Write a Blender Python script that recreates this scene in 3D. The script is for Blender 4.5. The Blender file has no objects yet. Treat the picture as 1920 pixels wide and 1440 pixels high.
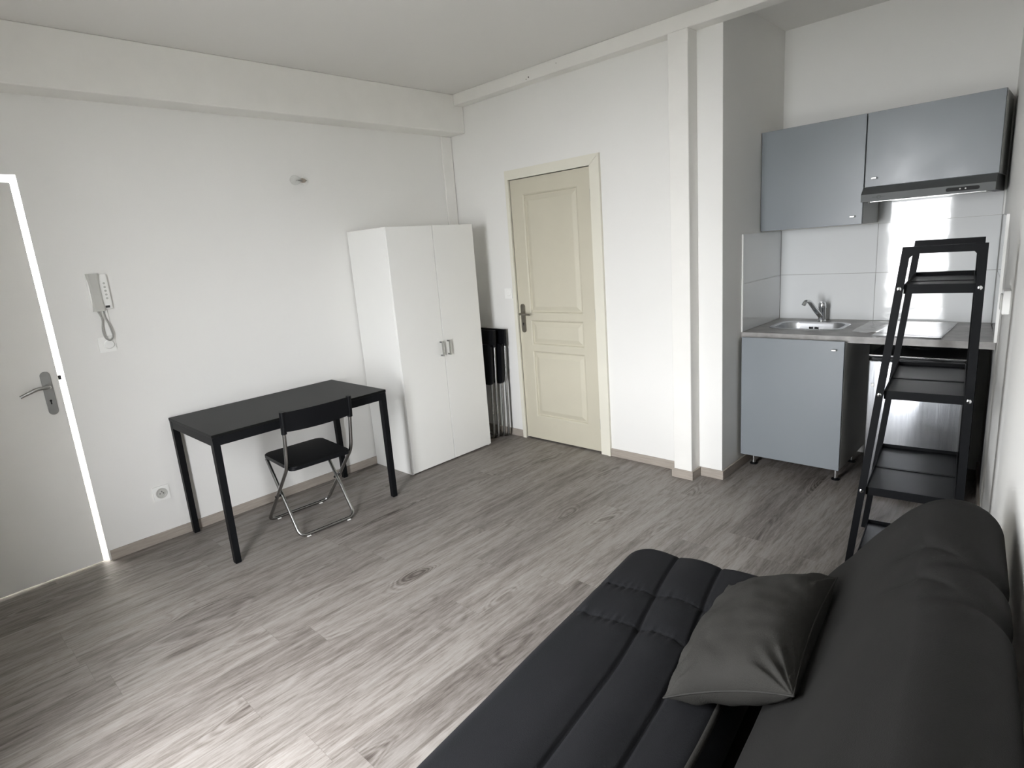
import bpy, bmesh, math, random
from mathutils import Vector, Matrix, noise
PI = math.pi
random.seed(7)
scn = bpy.context.scene
C = scn.collection

# ------------------------------------------------------------------ camera
cam_d = bpy.data.cameras.new('camera'); cam = bpy.data.objects.new('camera', cam_d); C.objects.link(cam)
_r = Vector((0.72314517, 0.68637458, -0.07714268))
_u = Vector((-0.09609962, 0.21058688, 0.97284019))
_f = Vector((-0.68397801, 0.6960913, -0.21824523))
cam.matrix_world = Matrix(((_r.x, _u.x, -_f.x, 3.81425), (_r.y, _u.y, -_f.y, -3.44731), (_r.z, _u.z, -_f.z, 1.54715), (0, 0, 0, 1)))
cam_d.sensor_width = 36.0
cam_d.lens = 1108.17 / 1920 * 36
cam_d.shift_x = (960 - 950.84) / 1920
cam_d.shift_y = (713.62 - 720) / 1920
cam_d.clip_start = 0.02
scn.camera = cam

# ------------------------------------------------------------------ world and light
W = bpy.data.worlds.new('sky'); scn.world = W; W.use_nodes = True
nt = W.node_tree; nt.nodes.clear()
wo = nt.nodes.new('ShaderNodeOutputWorld'); bg = nt.nodes.new('ShaderNodeBackground')
bg.inputs[0].default_value = (0.96, 0.975, 1.0, 1); bg.inputs[1].default_value = 14.0
nt.links.new(bg.outputs[0], wo.inputs[0])
YW = -3.72                                   # window wall
WX0, WX1, WZ0, WZ1 = 1.94, 2.64, 0.15, 2.20  # french window opening
pl = bpy.data.lights.new('window_portal', 'AREA'); pl.shape = 'RECTANGLE'
pl.size = WX1 - WX0 + .02; pl.size_y = WZ1 - WZ0 + .02; pl.cycles.is_portal = True
po = bpy.data.objects.new('window_portal', pl); C.objects.link(po)
po.location = ((WX0 + WX1) / 2, YW - .16, (WZ0 + WZ1) / 2); po.rotation_euler = (PI / 2, 0, 0)
hl = bpy.data.lights.new('hall_fill_light', 'AREA'); hl.shape = 'RECTANGLE'; hl.size = .9; hl.size_y = 1.4; hl.energy = 60; hl.color = (1.0, .99, .98)  # unseen area light added behind the door to brighten the gap around it
ho = bpy.data.objects.new('hall_fill_light', hl); C.objects.link(ho); ho.location = (-.75, -2.97, 2.5)
scn.view_settings.view_transform = 'Standard'; scn.view_settings.look = 'None'
scn.view_settings.gamma = 1.0; scn.view_settings.use_curve_mapping = False
scn.view_settings.exposure = 1.72
cy = scn.cycles
cy.max_bounces = 14; cy.diffuse_bounces = 8; cy.glossy_bounces = 6; cy.transmission_bounces = 8; cy.transparent_max_bounces = 12
cy.use_denoising = True; cy.sample_clamp_indirect = 6.0; cy.caustics_reflective = False; cy.caustics_refractive = False

# ------------------------------------------------------------------ materials
def s2l(c):
    return tuple(((v / 255) / 12.92 if v / 255 <= .04045 else ((v / 255 + .055) / 1.055) ** 2.4) for v in c)
def mat(name, rgb, rough=.5, metal=0.0, spec=.5, noise_amt=0.0, noise_scale=8.0, bump=0.0, bump_scale=60.0, lin=None, coat=0.0, sheen=0.0, aniso=0.0, stretch=None, rough_amt=0.0):
    m = bpy.data.materials.new(name); m.use_nodes = True; t = m.node_tree; b = t.nodes['Principled BSDF']
    col = lin if lin else s2l(rgb)
    b.inputs['Base Color'].default_value = (*col, 1)
    b.inputs['Roughness'].default_value = rough; b.inputs['Metallic'].default_value = metal
    b.inputs['Specular IOR Level'].default_value = spec
    b.inputs['Coat Weight'].default_value = coat
    b.inputs['Sheen Weight'].default_value = sheen
    b.inputs['Anisotropic'].default_value = aniso
    tc = t.nodes.new('ShaderNodeTexCoord'); mp = t.nodes.new('ShaderNodeMapping'); t.links.new(tc.outputs['Object'], mp.inputs[0])
    if stretch: mp.inputs['Scale'].default_value = stretch
    if noise_amt:
        n = t.nodes.new('ShaderNodeTexNoise'); n.inputs['Scale'].default_value = noise_scale; n.inputs['Detail'].default_value = 5
        r = t.nodes.new('ShaderNodeValToRGB')
        r.color_ramp.elements[0].position = .3; r.color_ramp.elements[1].position = .7
        r.color_ramp.elements[0].color = (*[max(0, v * (1 - noise_amt)) for v in col], 1)
        r.color_ramp.elements[1].color = (*[min(1, v * (1 + noise_amt)) for v in col], 1)
        t.links.new(mp.outputs[0], n.inputs['Vector']); t.links.new(n.outputs['Fac'], r.inputs[0]); t.links.new(r.outputs[0], b.inputs['Base Color'])
    if rough_amt:
        n3 = t.nodes.new('ShaderNodeTexNoise'); n3.inputs['Scale'].default_value = 5; n3.inputs['Detail'].default_value = 4
        mr = t.nodes.new('ShaderNodeMapRange'); mr.inputs['To Min'].default_value = rough - rough_amt; mr.inputs['To Max'].default_value = rough + rough_amt
        mr.inputs['From Min'].default_value = .3; mr.inputs['From Max'].default_value = .7
        t.links.new(mp.outputs[0], n3.inputs['Vector']); t.links.new(n3.outputs['Fac'], mr.inputs['Value']); t.links.new(mr.outputs[0], b.inputs['Roughness'])
    if bump:
        n2 = t.nodes.new('ShaderNodeTexNoise'); n2.inputs['Scale'].default_value = bump_scale; n2.inputs['Detail'].default_value = 4
        bp = t.nodes.new('ShaderNodeBump'); bp.inputs['Strength'].default_value = bump; bp.inputs['Distance'].default_value = .01
        t.links.new(mp.outputs[0], n2.inputs['Vector']); t.links.new(n2.outputs['Fac'], bp.inputs['Height']); t.links.new(bp.outputs[0], b.inputs['Normal'])
    return m
def glass(name, tint=(1, 1, 1), gloss=.08, rough=.0, bump=0.0):
    m = bpy.data.materials.new(name); m.use_nodes = True; t = m.node_tree; t.nodes.clear()
    o = t.nodes.new('ShaderNodeOutputMaterial'); mx = t.nodes.new('ShaderNodeMixShader'); tr = t.nodes.new('ShaderNodeBsdfTransparent'); g = t.nodes.new('ShaderNodeBsdfGlossy')
    fr = t.nodes.new('ShaderNodeLayerWeight'); fr.inputs['Blend'].default_value = .5
    ma = t.nodes.new('ShaderNodeMath'); ma.operation = 'MULTIPLY_ADD'; ma.inputs[1].default_value = .6; ma.inputs[2].default_value = gloss
    pw = t.nodes.new('ShaderNodeMath'); pw.operation = 'POWER'; pw.inputs[1].default_value = 3
    tr.inputs[0].default_value = (*tint, 1); g.inputs['Roughness'].default_value = rough
    t.links.new(fr.outputs['Facing'], pw.inputs[0]); t.links.new(pw.outputs[0], ma.inputs[0]); t.links.new(ma.outputs[0], mx.inputs[0])
    t.links.new(tr.outputs[0], mx.inputs[1]); t.links.new(g.outputs[0], mx.inputs[2]); t.links.new(mx.outputs[0], o.inputs[0])
    return m
M = {}
M['wall'] = mat('wall_paint', (0, 0, 0), .6, lin=(.80, .795, .775), noise_amt=.012, noise_scale=1.3, bump=.04, bump_scale=45, spec=.3)
M['ceiling'] = mat('ceiling_paint', (0, 0, 0), .8, lin=(.74, .73, .71), noise_amt=.01, noise_scale=1.2, spec=.2)
M['beam'] = mat('beam_paint', (0, 0, 0), .55, lin=(.82, .81, .78), noise_amt=.02, noise_scale=6, bump=.05, bump_scale=22, spec=.3)
M['skirting'] = mat('skirting_laminate', (0, 0, 0), .5, lin=(.36, .32, .28), noise_amt=.12, noise_scale=9, stretch=(1, 1, 12), bump=.05)
M['doorcream'] = mat('cream_door_paint', (0, 0, 0), .5, lin=(.56, .53, .43), noise_amt=.02, noise_scale=4, bump=.08, bump_scale=90)
M['casing'] = mat('cream_casing_paint', (0, 0, 0), .5, lin=(.74, .72, .63), noise_amt=.02, noise_scale=4)
M['doorgrey'] = mat('off_white_door', (0, 0, 0), .5, lin=(.76, .75, .72), noise_amt=.02, noise_scale=3, bump=.03, bump_scale=120)
M['white'] = mat('white_melamine', (0, 0, 0), .42, lin=(.80, .80, .78), noise_amt=.01, noise_scale=3)
M['whiteplastic'] = mat('white_plastic', (0, 0, 0), .28, lin=(.88, .88, .86), noise_amt=.01, noise_scale=9)
M['greyplastic'] = mat('pale_grey_plastic', (0, 0, 0), .35, lin=(.52, .52, .49), noise_amt=.02, noise_scale=9)
M['cordgrey'] = mat('grey_cord', (0, 0, 0), .5, lin=(.33, .33, .31))
M['brass'] = mat('pale_brass', (0, 0, 0), .3, 1.0, lin=(.50, .44, .38))
M['blackboard'] = mat('black_wood_stain', (0, 0, 0), .42, lin=(.007, .0075, .0075), spec=.12, noise_amt=.25, noise_scale=14, stretch=(8, 1, 1), bump=.06, bump_scale=40)
M['blackmetal'] = mat('black_powder_coat', (0, 0, 0), .45, spec=.12, lin=(.006, .0065, .0075), noise_amt=.05, noise_scale=40)
M['shelfplate'] = mat('black_shelf_plate', (0, 0, 0), .42, spec=.25, lin=(.007, .0075, .009), noise_amt=.05, noise_scale=40)
M['blackplastic'] = mat('black_plastic', (0, 0, 0), .42, spec=.2, lin=(.004, .0044, .0055), noise_amt=.05, noise_scale=30)
M['blackside'] = mat('black_appliance_side', (0, 0, 0), .4, spec=.3, lin=(.006, .0065, .007), noise_amt=.05, noise_scale=30)
M['chrome'] = mat('chrome', (0, 0, 0), .12, 1.0, lin=(.75, .76, .77), noise_amt=.02)
M['galv'] = mat('galvanised_tube', (0, 0, 0), .22, 1.0, lin=(.36, .36, .355), noise_amt=.05, noise_scale=20)
M['steel'] = mat('brushed_steel', (0, 0, 0), .30, 1.0, lin=(.55, .56, .58), noise_amt=.06, noise_scale=6, stretch=(1, 14, 1), rough_amt=.04)
M['hoodsteel'] = mat('grey_hood_metal', (0, 0, 0), .5, .3, spec=.3, lin=(.10, .105, .105), noise_amt=.05, noise_scale=5)
M['inox'] = mat('fridge_inox', (0, 0, 0), .27, 1.0, lin=(.50, .52, .55), noise_amt=.08, noise_scale=4, stretch=(14, 1, 1), bump=.05, bump_scale=6)
M['bronze'] = mat('aged_nickel', (0, 0, 0), .38, 1.0, lin=(.30, .28, .24), noise_amt=.08, noise_scale=20)
M['nickel'] = mat('satin_nickel', (0, 0, 0), .35, 1.0, lin=(.34, .34, .33), noise_amt=.05, noise_scale=20)
M['cabgrey'] = mat('blue_grey_lacquer', (0, 0, 0), .33, lin=(.205, .226, .245), noise_amt=.012, noise_scale=3, rough_amt=.05, bump=.015, bump_scale=5)
M['cabbody'] = mat('cabinet_carcass', (0, 0, 0), .5, lin=(.50, .51, .50), noise_amt=.02)
M['counter'] = mat('concrete_laminate', (0, 0, 0), .38, lin=(.27, .26, .25), noise_amt=.28, noise_scale=11, bump=.03, bump_scale=30)
M['tile'] = mat('glossy_white_tile', (0, 0, 0), .05, lin=(.74, .755, .76), noise_amt=.01, noise_scale=4, bump=.10, bump_scale=3.2, coat=.3, spec=.6)
M['grout'] = mat('grey_grout', (0, 0, 0), .8, lin=(.30, .30, .29), noise_amt=.05)
M['trimwhite'] = mat('white_tile_trim', (0, 0, 0), .35, lin=(.88, .88, .86), noise_amt=.01)
M['hob'] = mat('black_ceramic_glass', (0, 0, 0), .06, lin=(.02, .02, .022), noise_amt=.05, spec=.9, coat=.8)
M['sofa'] = mat('charcoal_cover', (0, 0, 0), .75, lin=(.0135, .014, .0158), noise_amt=.10, noise_scale=2.5, bump=.2, bump_scale=420, spec=.12)
M['sofaback'] = mat('charcoal_back_cover', (0, 0, 0), .8, lin=(.016, .0157, .015), noise_amt=.08, noise_scale=2.5, bump=.2, bump_scale=420, spec=.12)
M['pillow'] = mat('charcoal_pillow_cover', (0, 0, 0), .8, lin=(.030, .029, .0265), noise_amt=.10, noise_scale=5, bump=.25, bump_scale=380, spec=.12)
M['piping'] = mat('seam_thread', (0, 0, 0), .8, spec=.1, lin=(.036, .035, .033))
M['dark'] = mat('dark_void', (0, 0, 0), .7, lin=(.01, .01, .01))
M['mark'] = mat('dark_marking', (0, 0, 0), .5, lin=(.03, .03, .03))
M['ground'] = mat('street_ground', (0, 0, 0), .9, lin=(.22, .22, .21), noise_amt=.1, noise_scale=1)
M['glass'] = glass('window_glass', gloss=.04)
M['bulbglass'] = glass('bulb_glass', tint=(.985, .99, .985), gloss=.05)
def film_mat():
    m = glass('clear_film', gloss=.13, rough=.02)
    return m
M['film'] = film_mat()

def floor_mat():
    m = bpy.data.materials.new('grey_oak_planks'); m.use_nodes = True; t = m.node_tree; b = t.nodes['Principled BSDF']; N = t.nodes; L = t.links
    def mth(op, a, bb=None, c=None):
        n = N.new('ShaderNodeMath'); n.operation = op
        for i, v in enumerate((a, bb, c)):
            if v is None: continue
            if isinstance(v, (int, float)): n.inputs[i].default_value = v
            else: L.new(v, n.inputs[i])
        return n.outputs[0]
    tc = N.new('ShaderNodeTexCoord'); sp = N.new('ShaderNodeSeparateXYZ'); L.new(tc.outputs['Object'], sp.inputs[0])
    x, y = sp.outputs[0], sp.outputs[1]
    pw, pl_ = .182, 1.22
    row = mth('FLOOR', mth('DIVIDE', mth('ADD', x, 9.04), pw))
    wn = N.new('ShaderNodeTexWhiteNoise'); wn.noise_dimensions = '1D'; L.new(row, wn.inputs['W'])
    yy = mth('DIVIDE', mth('ADD', mth('ADD', y, 20.0), mth('MULTIPLY', wn.outputs['Value'], pl_ * 3)), pl_)
    col = mth('FLOOR', yy)
    cb = N.new('ShaderNodeCombineXYZ'); L.new(row, cb.inputs[0]); L.new(col, cb.inputs[1])
    wn2 = N.new('ShaderNodeTexWhiteNoise'); wn2.noise_dimensions = '3D'; L.new(cb.outputs[0], wn2.inputs['Vector'])
    # grain coordinates, shifted per plank
    cb2 = N.new('ShaderNodeCombineXYZ')
    L.new(mth('ADD', mth('MULTIPLY', x, 1.0), mth('MULTIPLY', wn2.outputs['Value'], 37.0)), cb2.inputs[0])
    L.new(mth('MULTIPLY', y, .085), cb2.inputs[1]); L.new(mth('MULTIPLY', wn2.outputs['Value'], 11.0), cb2.inputs[2])
    # warp
    nw = N.new('ShaderNodeTexNoise'); nw.inputs['Scale'].default_value = 9; nw.inputs['Detail'].default_value = 2; L.new(cb2.outputs[0], nw.inputs['Vector'])
    g1 = N.new('ShaderNodeTexNoise'); g1.inputs['Scale'].default_value = 26; g1.inputs['Detail'].default_value = 8; g1.inputs['Roughness'].default_value = .62; g1.inputs['Distortion'].default_value = .6
    L.new(cb2.outputs[0], g1.inputs['Vector'])
    g2 = N.new('ShaderNodeTexNoise'); g2.inputs['Scale'].default_value = 150; g2.inputs['Detail'].default_value = 5; g2.inputs['Roughness'].default_value = .7
    L.new(cb2.outputs[0], g2.inputs['Vector'])
    # cathedral / knots: wave rings stretched along the plank
    cb3 = N.new('ShaderNodeCombineXYZ')
    L.new(mth('ADD', mth('MULTIPLY', x, 2.3), mth('MULTIPLY', wn2.outputs['Value'], 37.0)), cb3.inputs[0]); L.new(mth('MULTIPLY', y, .62), cb3.inputs[1]); L.new(wn2.outputs['Value'], cb3.inputs[2])
    vk = N.new('ShaderNodeTexNoise'); vk.inputs['Scale'].default_value = 2.1; vk.inputs['Detail'].default_value = 1.5; vk.inputs['Distortion'].default_value = .35; L.new(cb3.outputs[0], vk.inputs['Vector'])
    rings = mth('SINE', mth('MULTIPLY', vk.outputs['Fac'], 150.0))
    kmask = N.new('ShaderNodeMapRange'); kmask.inputs['From Min'].default_value = .57; kmask.inputs['From Max'].default_value = .68; L.new(vk.outputs['Fac'], kmask.inputs['Value'])
    ringv = mth('MULTIPLY', mth('MULTIPLY', rings, kmask.outputs[0]), .16)
    dk = N.new('ShaderNodeMapRange'); dk.inputs['From Min'].default_value = .66; dk.inputs['From Max'].default_value = .76; L.new(vk.outputs['Fac'], dk.inputs['Value'])
    v = mth('ADD', mth('MULTIPLY', g1.outputs['Fac'], .52), mth('MULTIPLY', g2.outputs['Fac'], .48))
    v = mth('ADD', v, mth('MULTIPLY', ringv, .45))
    v = mth('SUBTRACT', v, mth('MULTIPLY', dk.outputs[0], .12))
    v = mth('ADD', v, mth('MULTIPLY', mth('SUBTRACT', wn2.outputs['Value'], .5), .035))
    cr = N.new('ShaderNodeValToRGB'); e = cr.color_ramp.elements
    e[0].position = .30; e[0].color = (.066, .055, .048, 1); e[1].position = .71; e[1].color = (.32, .302, .284, 1)
    k = e.new(.43); k.color = (.158, .139, .125, 1); k = e.new(.53); k.color = (.232, .212, .196, 1)
    L.new(v, cr.inputs[0])
    hs = N.new('ShaderNodeHueSaturation'); L.new(cr.outputs[0], hs.inputs['Color'])
    L.new(mth('ADD', mth('MULTIPLY', wn2.outputs['Value'], .18), .91), hs.inputs['Value']); hs.inputs['Saturation'].default_value = 1.0
    # seams
    fx = mth('FRACT', mth('DIVIDE', mth('ADD', x, 9.04), pw)); fy = mth('FRACT', yy)
    ex = mth('MINIMUM', fx, mth('SUBTRACT', 1.0, fx)); ey = mth('MINIMUM', fy, mth('SUBTRACT', 1.0, fy))
    sx = mth('LESS_THAN', ex, .004); sy = mth('LESS_THAN', ey, .0008)
    sm = mth('MULTIPLY', mth('MAXIMUM', sx, sy), .30)
    mx = N.new('ShaderNodeMix'); mx.data_type = 'RGBA'; L.new(sm, mx.inputs[0]); L.new(hs.outputs[0], mx.inputs[6]); mx.inputs[7].default_value = (.08, .07, .06, 1)
    L.new(mx.outputs[2], b.inputs['Base Color'])
    b.inputs['Roughness'].default_value = .5; b.inputs['Specular IOR Level'].default_value = .35
    bp = N.new('ShaderNodeBump'); bp.inputs['Strength'].default_value = .12; bp.inputs['Distance'].default_value = .004; L.new(v, bp.inputs['Height']); L.new(bp.outputs[0], b.inputs['Normal'])
    return m
M['floor'] = floor_mat()

# ------------------------------------------------------------------ mesh helpers
def wm(o):
    m = Matrix.Identity(4)
    while o is not None:
        m = (Matrix.Translation(o.location) @ o.rotation_euler.to_matrix().to_4x4()) @ m; o = o.parent
    return m
def thing(name, label, cat, loc=(0, 0, 0), rotz=0.0, group=None):
    o = bpy.data.objects.new(name, None); C.objects.link(o); o.location = loc; o.rotation_euler = (0, 0, rotz)
    o.empty_display_size = .1; o['label'] = label; o['category'] = cat
    if group: o['group'] = group
    return o
def sthing(name, loc=(0, 0, 0)):
    o = bpy.data.objects.new(name, None); C.objects.link(o); o.location = loc; o['kind'] = 'structure'; return o
def obj(name, bm, m, parent=None, world=True, smooth=None, label=None):
    bmesh.ops.recalc_face_normals(bm, faces=bm.faces)
    me = bpy.data.meshes.new(name)
    if parent is not None and world: bm.transform(wm(parent).inverted())
    bm.to_mesh(me); bm.free()
    me.materials.append(M[m])
    if smooth is not None:
        for p in me.polygons: p.use_smooth = True
        if smooth < 179:
            try: me.set_sharp_from_angle(angle=math.radians(smooth))
            except Exception: pass
    o = bpy.data.objects.new(name, me); C.objects.link(o)
    if parent is not None: o.parent = parent
    if label: o['label'] = label
    return o
def struct(name, bm, m, parent=None, smooth=None):
    o = obj(name, bm, m, parent, smooth=smooth)
    if parent is None: o['kind'] = 'structure'
    return o
def top(name, bm, m, label, cat, group=None, smooth=None):
    o = obj(name, bm, m, None, smooth=smooth); o['label'] = label; o['category'] = cat
    if group: o['group'] = group
    return o
def B(): return bmesh.new()
def box(bm, x0, x1, y0, y1, z0, z1, bev=0.0, seg=2):
    vs = [bm.verts.new(p) for p in ((x0, y0, z0), (x1, y0, z0), (x1, y1, z0), (x0, y1, z0), (x0, y0, z1), (x1, y0, z1), (x1, y1, z1), (x0, y1, z1))]
    fs = [bm.faces.new([vs[i] for i in f]) for f in ((3, 2, 1, 0), (4, 5, 6, 7), (0, 1, 5, 4), (1, 2, 6, 5), (2, 3, 7, 6), (3, 0, 4, 7))]
    if bev:
        es = list({e for f in fs for e in f.edges})
        bmesh.ops.bevel(bm, geom=es, offset=bev, segments=seg, affect='EDGES', profile=.5)
    return bm
def bx(x0, x1, y0, y1, z0, z1, bev=0.0, seg=2): return box(B(), x0, x1, y0, y1, z0, z1, bev, seg)
def prism(bm, pts, axis, a0, a1):
    """pts: 2D outline; axis 'x': pts are (y,z); 'y': (x,z); 'z': (x,y)"""
    def P(p, a):
        return {'x': (a, p[0], p[1]), 'y': (p[0], a, p[1]), 'z': (p[0], p[1], a)}[axis]
    A = [bm.verts.new(P(p, a0)) for p in pts]; D = [bm.verts.new(P(p, a1)) for p in pts]
    n = len(pts); bm.faces.new(A); bm.faces.new(D[::-1])
    for i in range(n): bm.faces.new((A[i], D[i], D[(i + 1) % n], A[(i + 1) % n]))
    return bm
def frame_of(d):
    d = d.normalized(); a = Vector((0, 0, 1)) if abs(d.z) < .9 else Vector((1, 0, 0))
    u = d.cross(a).normalized(); return u, d.cross(u).normalized()
def tube(bm, pts, r, n=10, cap=True, closed=False):
    pts = [Vector(p) for p in pts]; rs = r if isinstance(r, (list, tuple)) else [r] * len(pts)
    rings = []; u = None; N_ = len(pts)
    for i, p in enumerate(pts):
        if closed: d = pts[(i + 1) % N_] - pts[i - 1]
        else: d = (pts[min(i + 1, N_ - 1)] - pts[max(i - 1, 0)])
        d.normalize()
        if u is None: u, v = frame_of(d)
        else:
            u = (u - d * u.dot(d)).normalized(); v = d.cross(u)
        rings.append([bm.verts.new(p + (u * math.cos(2 * PI * k / n) + v * math.sin(2 * PI * k / n)) * rs[i]) for k in range(n)])
    for i in range(N_ if closed else N_ - 1):
        a, b_ = rings[i], rings[(i + 1) % N_]
        for k in range(n): bm.faces.new((a[k], a[(k + 1) % n], b_[(k + 1) % n], b_[k]))
    if cap and not closed: bm.faces.new(rings[0][::-1]); bm.faces.new(rings[-1])
    return bm
def fillet(pts, rad, n=6):
    pts = [Vector(p) for p in pts]; out = [pts[0]]
    for i in range(1, len(pts) - 1):
        a, p, b_ = pts[i - 1], pts[i], pts[i + 1]
        d1 = (a - p); d2 = (b_ - p); r = min(rad, d1.length * .49, d2.length * .49)
        q1 = p + d1.normalized() * r; q2 = p + d2.normalized() * r
        for k in range(n + 1):
            t = k / n; out.append(q1 * (1 - t) ** 2 + p * 2 * t * (1 - t) + q2 * t * t)
    out.append(pts[-1]); return out
def bar(bm, a, b_, w, h, up=(0, 0, 1), bev=0.0):
    a, b_ = Vector(a), Vector(b_); d = (b_ - a); L_ = d.length; d.normalize(); up = Vector(up); s = d.cross(up).normalized(); up = s.cross(d)
    b2 = B(); box(b2, 0, L_, -w / 2, w / 2, -h / 2, h / 2, bev, 1)
    m = Matrix(((d.x, s.x, up.x, a.x), (d.y, s.y, up.y, a.y), (d.z, s.z, up.z, a.z), (0, 0, 0, 1)))
    b2.transform(m); me = bpy.data.meshes.new('t'); b2.to_mesh(me); b2.free(); bm.from_mesh(me); bpy.data.meshes.remove(me); return bm
def cyl(bm, a, b_, r, n=20, r2=None): return tube(bm, [a, b_], [r, r if r2 is None else r2], n)
def lathe(bm, c, prof, n=24, d=(0, 0, 1)):
    """prof: (radius, distance along d)"""
    c, d = Vector(c), Vector(d).normalized(); u, v = frame_of(d); rings = []
    for r, h in prof:
        rings.append([bm.verts.new(c + d * h + (u * math.cos(2 * PI * k / n) + v * math.sin(2 * PI * k / n)) * max(r, 1e-4)) for k in range(n)])
    for a, b_ in zip(rings, rings[1:]):
        for k in range(n): bm.faces.new((a[k], a[(k + 1) % n], b_[(k + 1) % n], b_[k]))
    bm.faces.new(rings[0][::-1]); bm.faces.new(rings[-1]); return bm
def rrect(x0, x1, y0, y1, r, n=6):
    out = []
    for cx_, cy_, a0 in ((x1 - r, y0 + r, -90), (x1 - r, y1 - r, 0), (x0 + r, y1 - r, 90), (x0 + r, y0 + r, 180)):
        for k in range(n + 1):
            a = math.radians(a0 + 90 * k / n); out.append((cx_ + r * math.cos(a), cy_ + r * math.sin(a)))
    return out
def plate(bm, axis, c, w, h, r, a0, a1, n=5):
    return prism(bm, rrect(c[0] - w / 2, c[0] + w / 2, c[1] - h / 2, c[1] + h / 2, r, n), axis, a0, a1)
def sm(t): t = max(0, min(1, t)); return t * t * (3 - 2 * t)
def lerp(a, b_, t): return a + (b_ - a) * t

# ------------------------------------------------------------------ room shell
HC = 2.731; HC2 = 2.775; AX = 2.2807; QY = .9354
def xr(y): return 3.4764 + (.9354 - y) * .1093       # right wall, slightly out of square
T = .12
# floor: one slab under everything (room, alcove, hall)
struct('floor', prism(B(), [(-1.4, YW - .14), (4.35, YW - .14), (4.35, 1.1), (-1.4, 1.1)], 'z', -.06, 0), 'floor')
struct('ceiling', prism(B(), [(-T, YW - .1), (4.2, YW - .1), (4.2, 0.0), (-T, 0.0)], 'z', HC, HC + .1), 'ceiling')
struct('ceiling_alcove', bx(AX - .1, 3.75, 0.0, 1.1, HC2, HC2 + .1), 'ceiling')
DY0, DY1, DZ = -3.669, -2.871, 2.085                    # left door opening
b = B(); box(b, -T, 0, YW - .1, DY0, 0, HC); box(b, -T, 0, DY1, .1, 0, HC); box(b, -T, 0, DY0, DY1, DZ, HC)
struct('wall_left', b, 'wall')
OX0, OX1, OZ = .608, 1.37, 2.05                         # panelled door opening
b = B(); box(b, 0, OX0, 0, T, 0, HC); box(b, OX1, AX - .001, 0, T, 0, HC); box(b, OX0, OX1, 0, T, OZ, HC)
box(b, OX0 - .02, OX1 + .02, T, T + .02, 0, OZ + .05)
struct('wall_back', b, 'wall')
struct('wall_alcove_left', bx(AX - .1, AX, T, 1.05, 0, HC2).copy() if False else bx(AX - .1, AX, T - .12 + .001, 1.05, 0, HC2 + .02), 'wall')
struct('wall_alcove_back', bx(AX - .1, 3.7, QY, QY + .1, 0, HC2 + .02), 'wall')
# right wall with a shallow recess
def wr(y, o=0.0): return (xr(y) + o, y)
out = [wr(1.06), wr(-.58), wr(-.70, .008), wr(-1.12, .008), wr(-1.22, .001), wr(YW - .1, .004)]
out = out + [(4.3, YW - .1), (4.3, 1.06)]
struct('wall_right', prism(B(), out, 'z', 0, HC2 + .02), 'wall')
b = B(); box(b, 0, WX0, YW - .14, YW, 0, HC); box(b, WX1, 4.02, YW - .14, YW, 0, HC); box(b, WX0, WX1, YW - .14, YW, 0, WZ0); box(b, WX0, WX1, YW - .14, YW, WZ1, HC)
struct('wall_window', b, 'wall')
# window: one tall casement
wnd = sthing('window_1', (WX0, YW - .12, WZ0))
b = B()
for (xa, xb) in ((WX0, WX0 + .05), (WX1 - .05, WX1)): box(b, xa, xb, YW - .12, YW - .07, WZ0, WZ1)
box(b, WX0 + .05, WX1 - .05, YW - .12, YW - .07, WZ0, WZ0 + .07); box(b, WX0 + .05, WX1 - .05, YW - .12, YW - .07, WZ1 - .06, WZ1)
obj('window_frame', b, 'trimwhite', wnd)
for (xa, xb) in ((WX0 + .05, WX1 - .05),):
    obj('pane', bx(xa, xb, YW - .098, YW - .092, WZ0 + .07, WZ1 - .06), 'glass', wnd)
struct('ground_outside', bx(-30, 30, -40, YW - .3, -3.2, -3.1), 'ground')
# hall behind the entrance door
b = B(); box(b, -1.45, -1.35, YW, -2.2, 0, 2.6); box(b, -1.45, -T, -2.2, -2.1, 0, 2.6); box(b, -1.45, -T, YW - .1, YW, 0, 2.6); box(b, -1.45, -T, YW, -2.2, 2.6, 2.7)
struct('wall_hall', b, 'wall')
# beams, post, corner strip
BX, BZ, GY, GZ = .1786, 2.457, -.098, 2.65
struct('trim_1', bx(0, BX, YW, -.0005, BZ, HC - .0005, .004, 1), 'beam')
b = B(); box(b, BX + .002, xr(0) - .002, GY, -.0005, GZ, HC - .0005, .003, 1)
struct('trim_2', b, 'beam')
struct('trim_3', bx(2.007, 2.1294, GY - .012, -.0005, 0.0, GZ - .001, .003, 1), 'beam')
struct('trim_4', bx(.0005, .014, -.113, -.006, 0, BZ - .001, .003, 1), 'beam')
# nail holes on the beam
b = B()
for x, z, s in ((.957, 2.672, .005), (.935, 2.664, .003), (1.20, 2.70, .003)):
    b = B(); cyl(b, (x, GY - .0006, z), (x, GY + .001, z), s, 8); obj('nail_hole', b, 'mark', bpy.data.objects['trim_2'])
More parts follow.
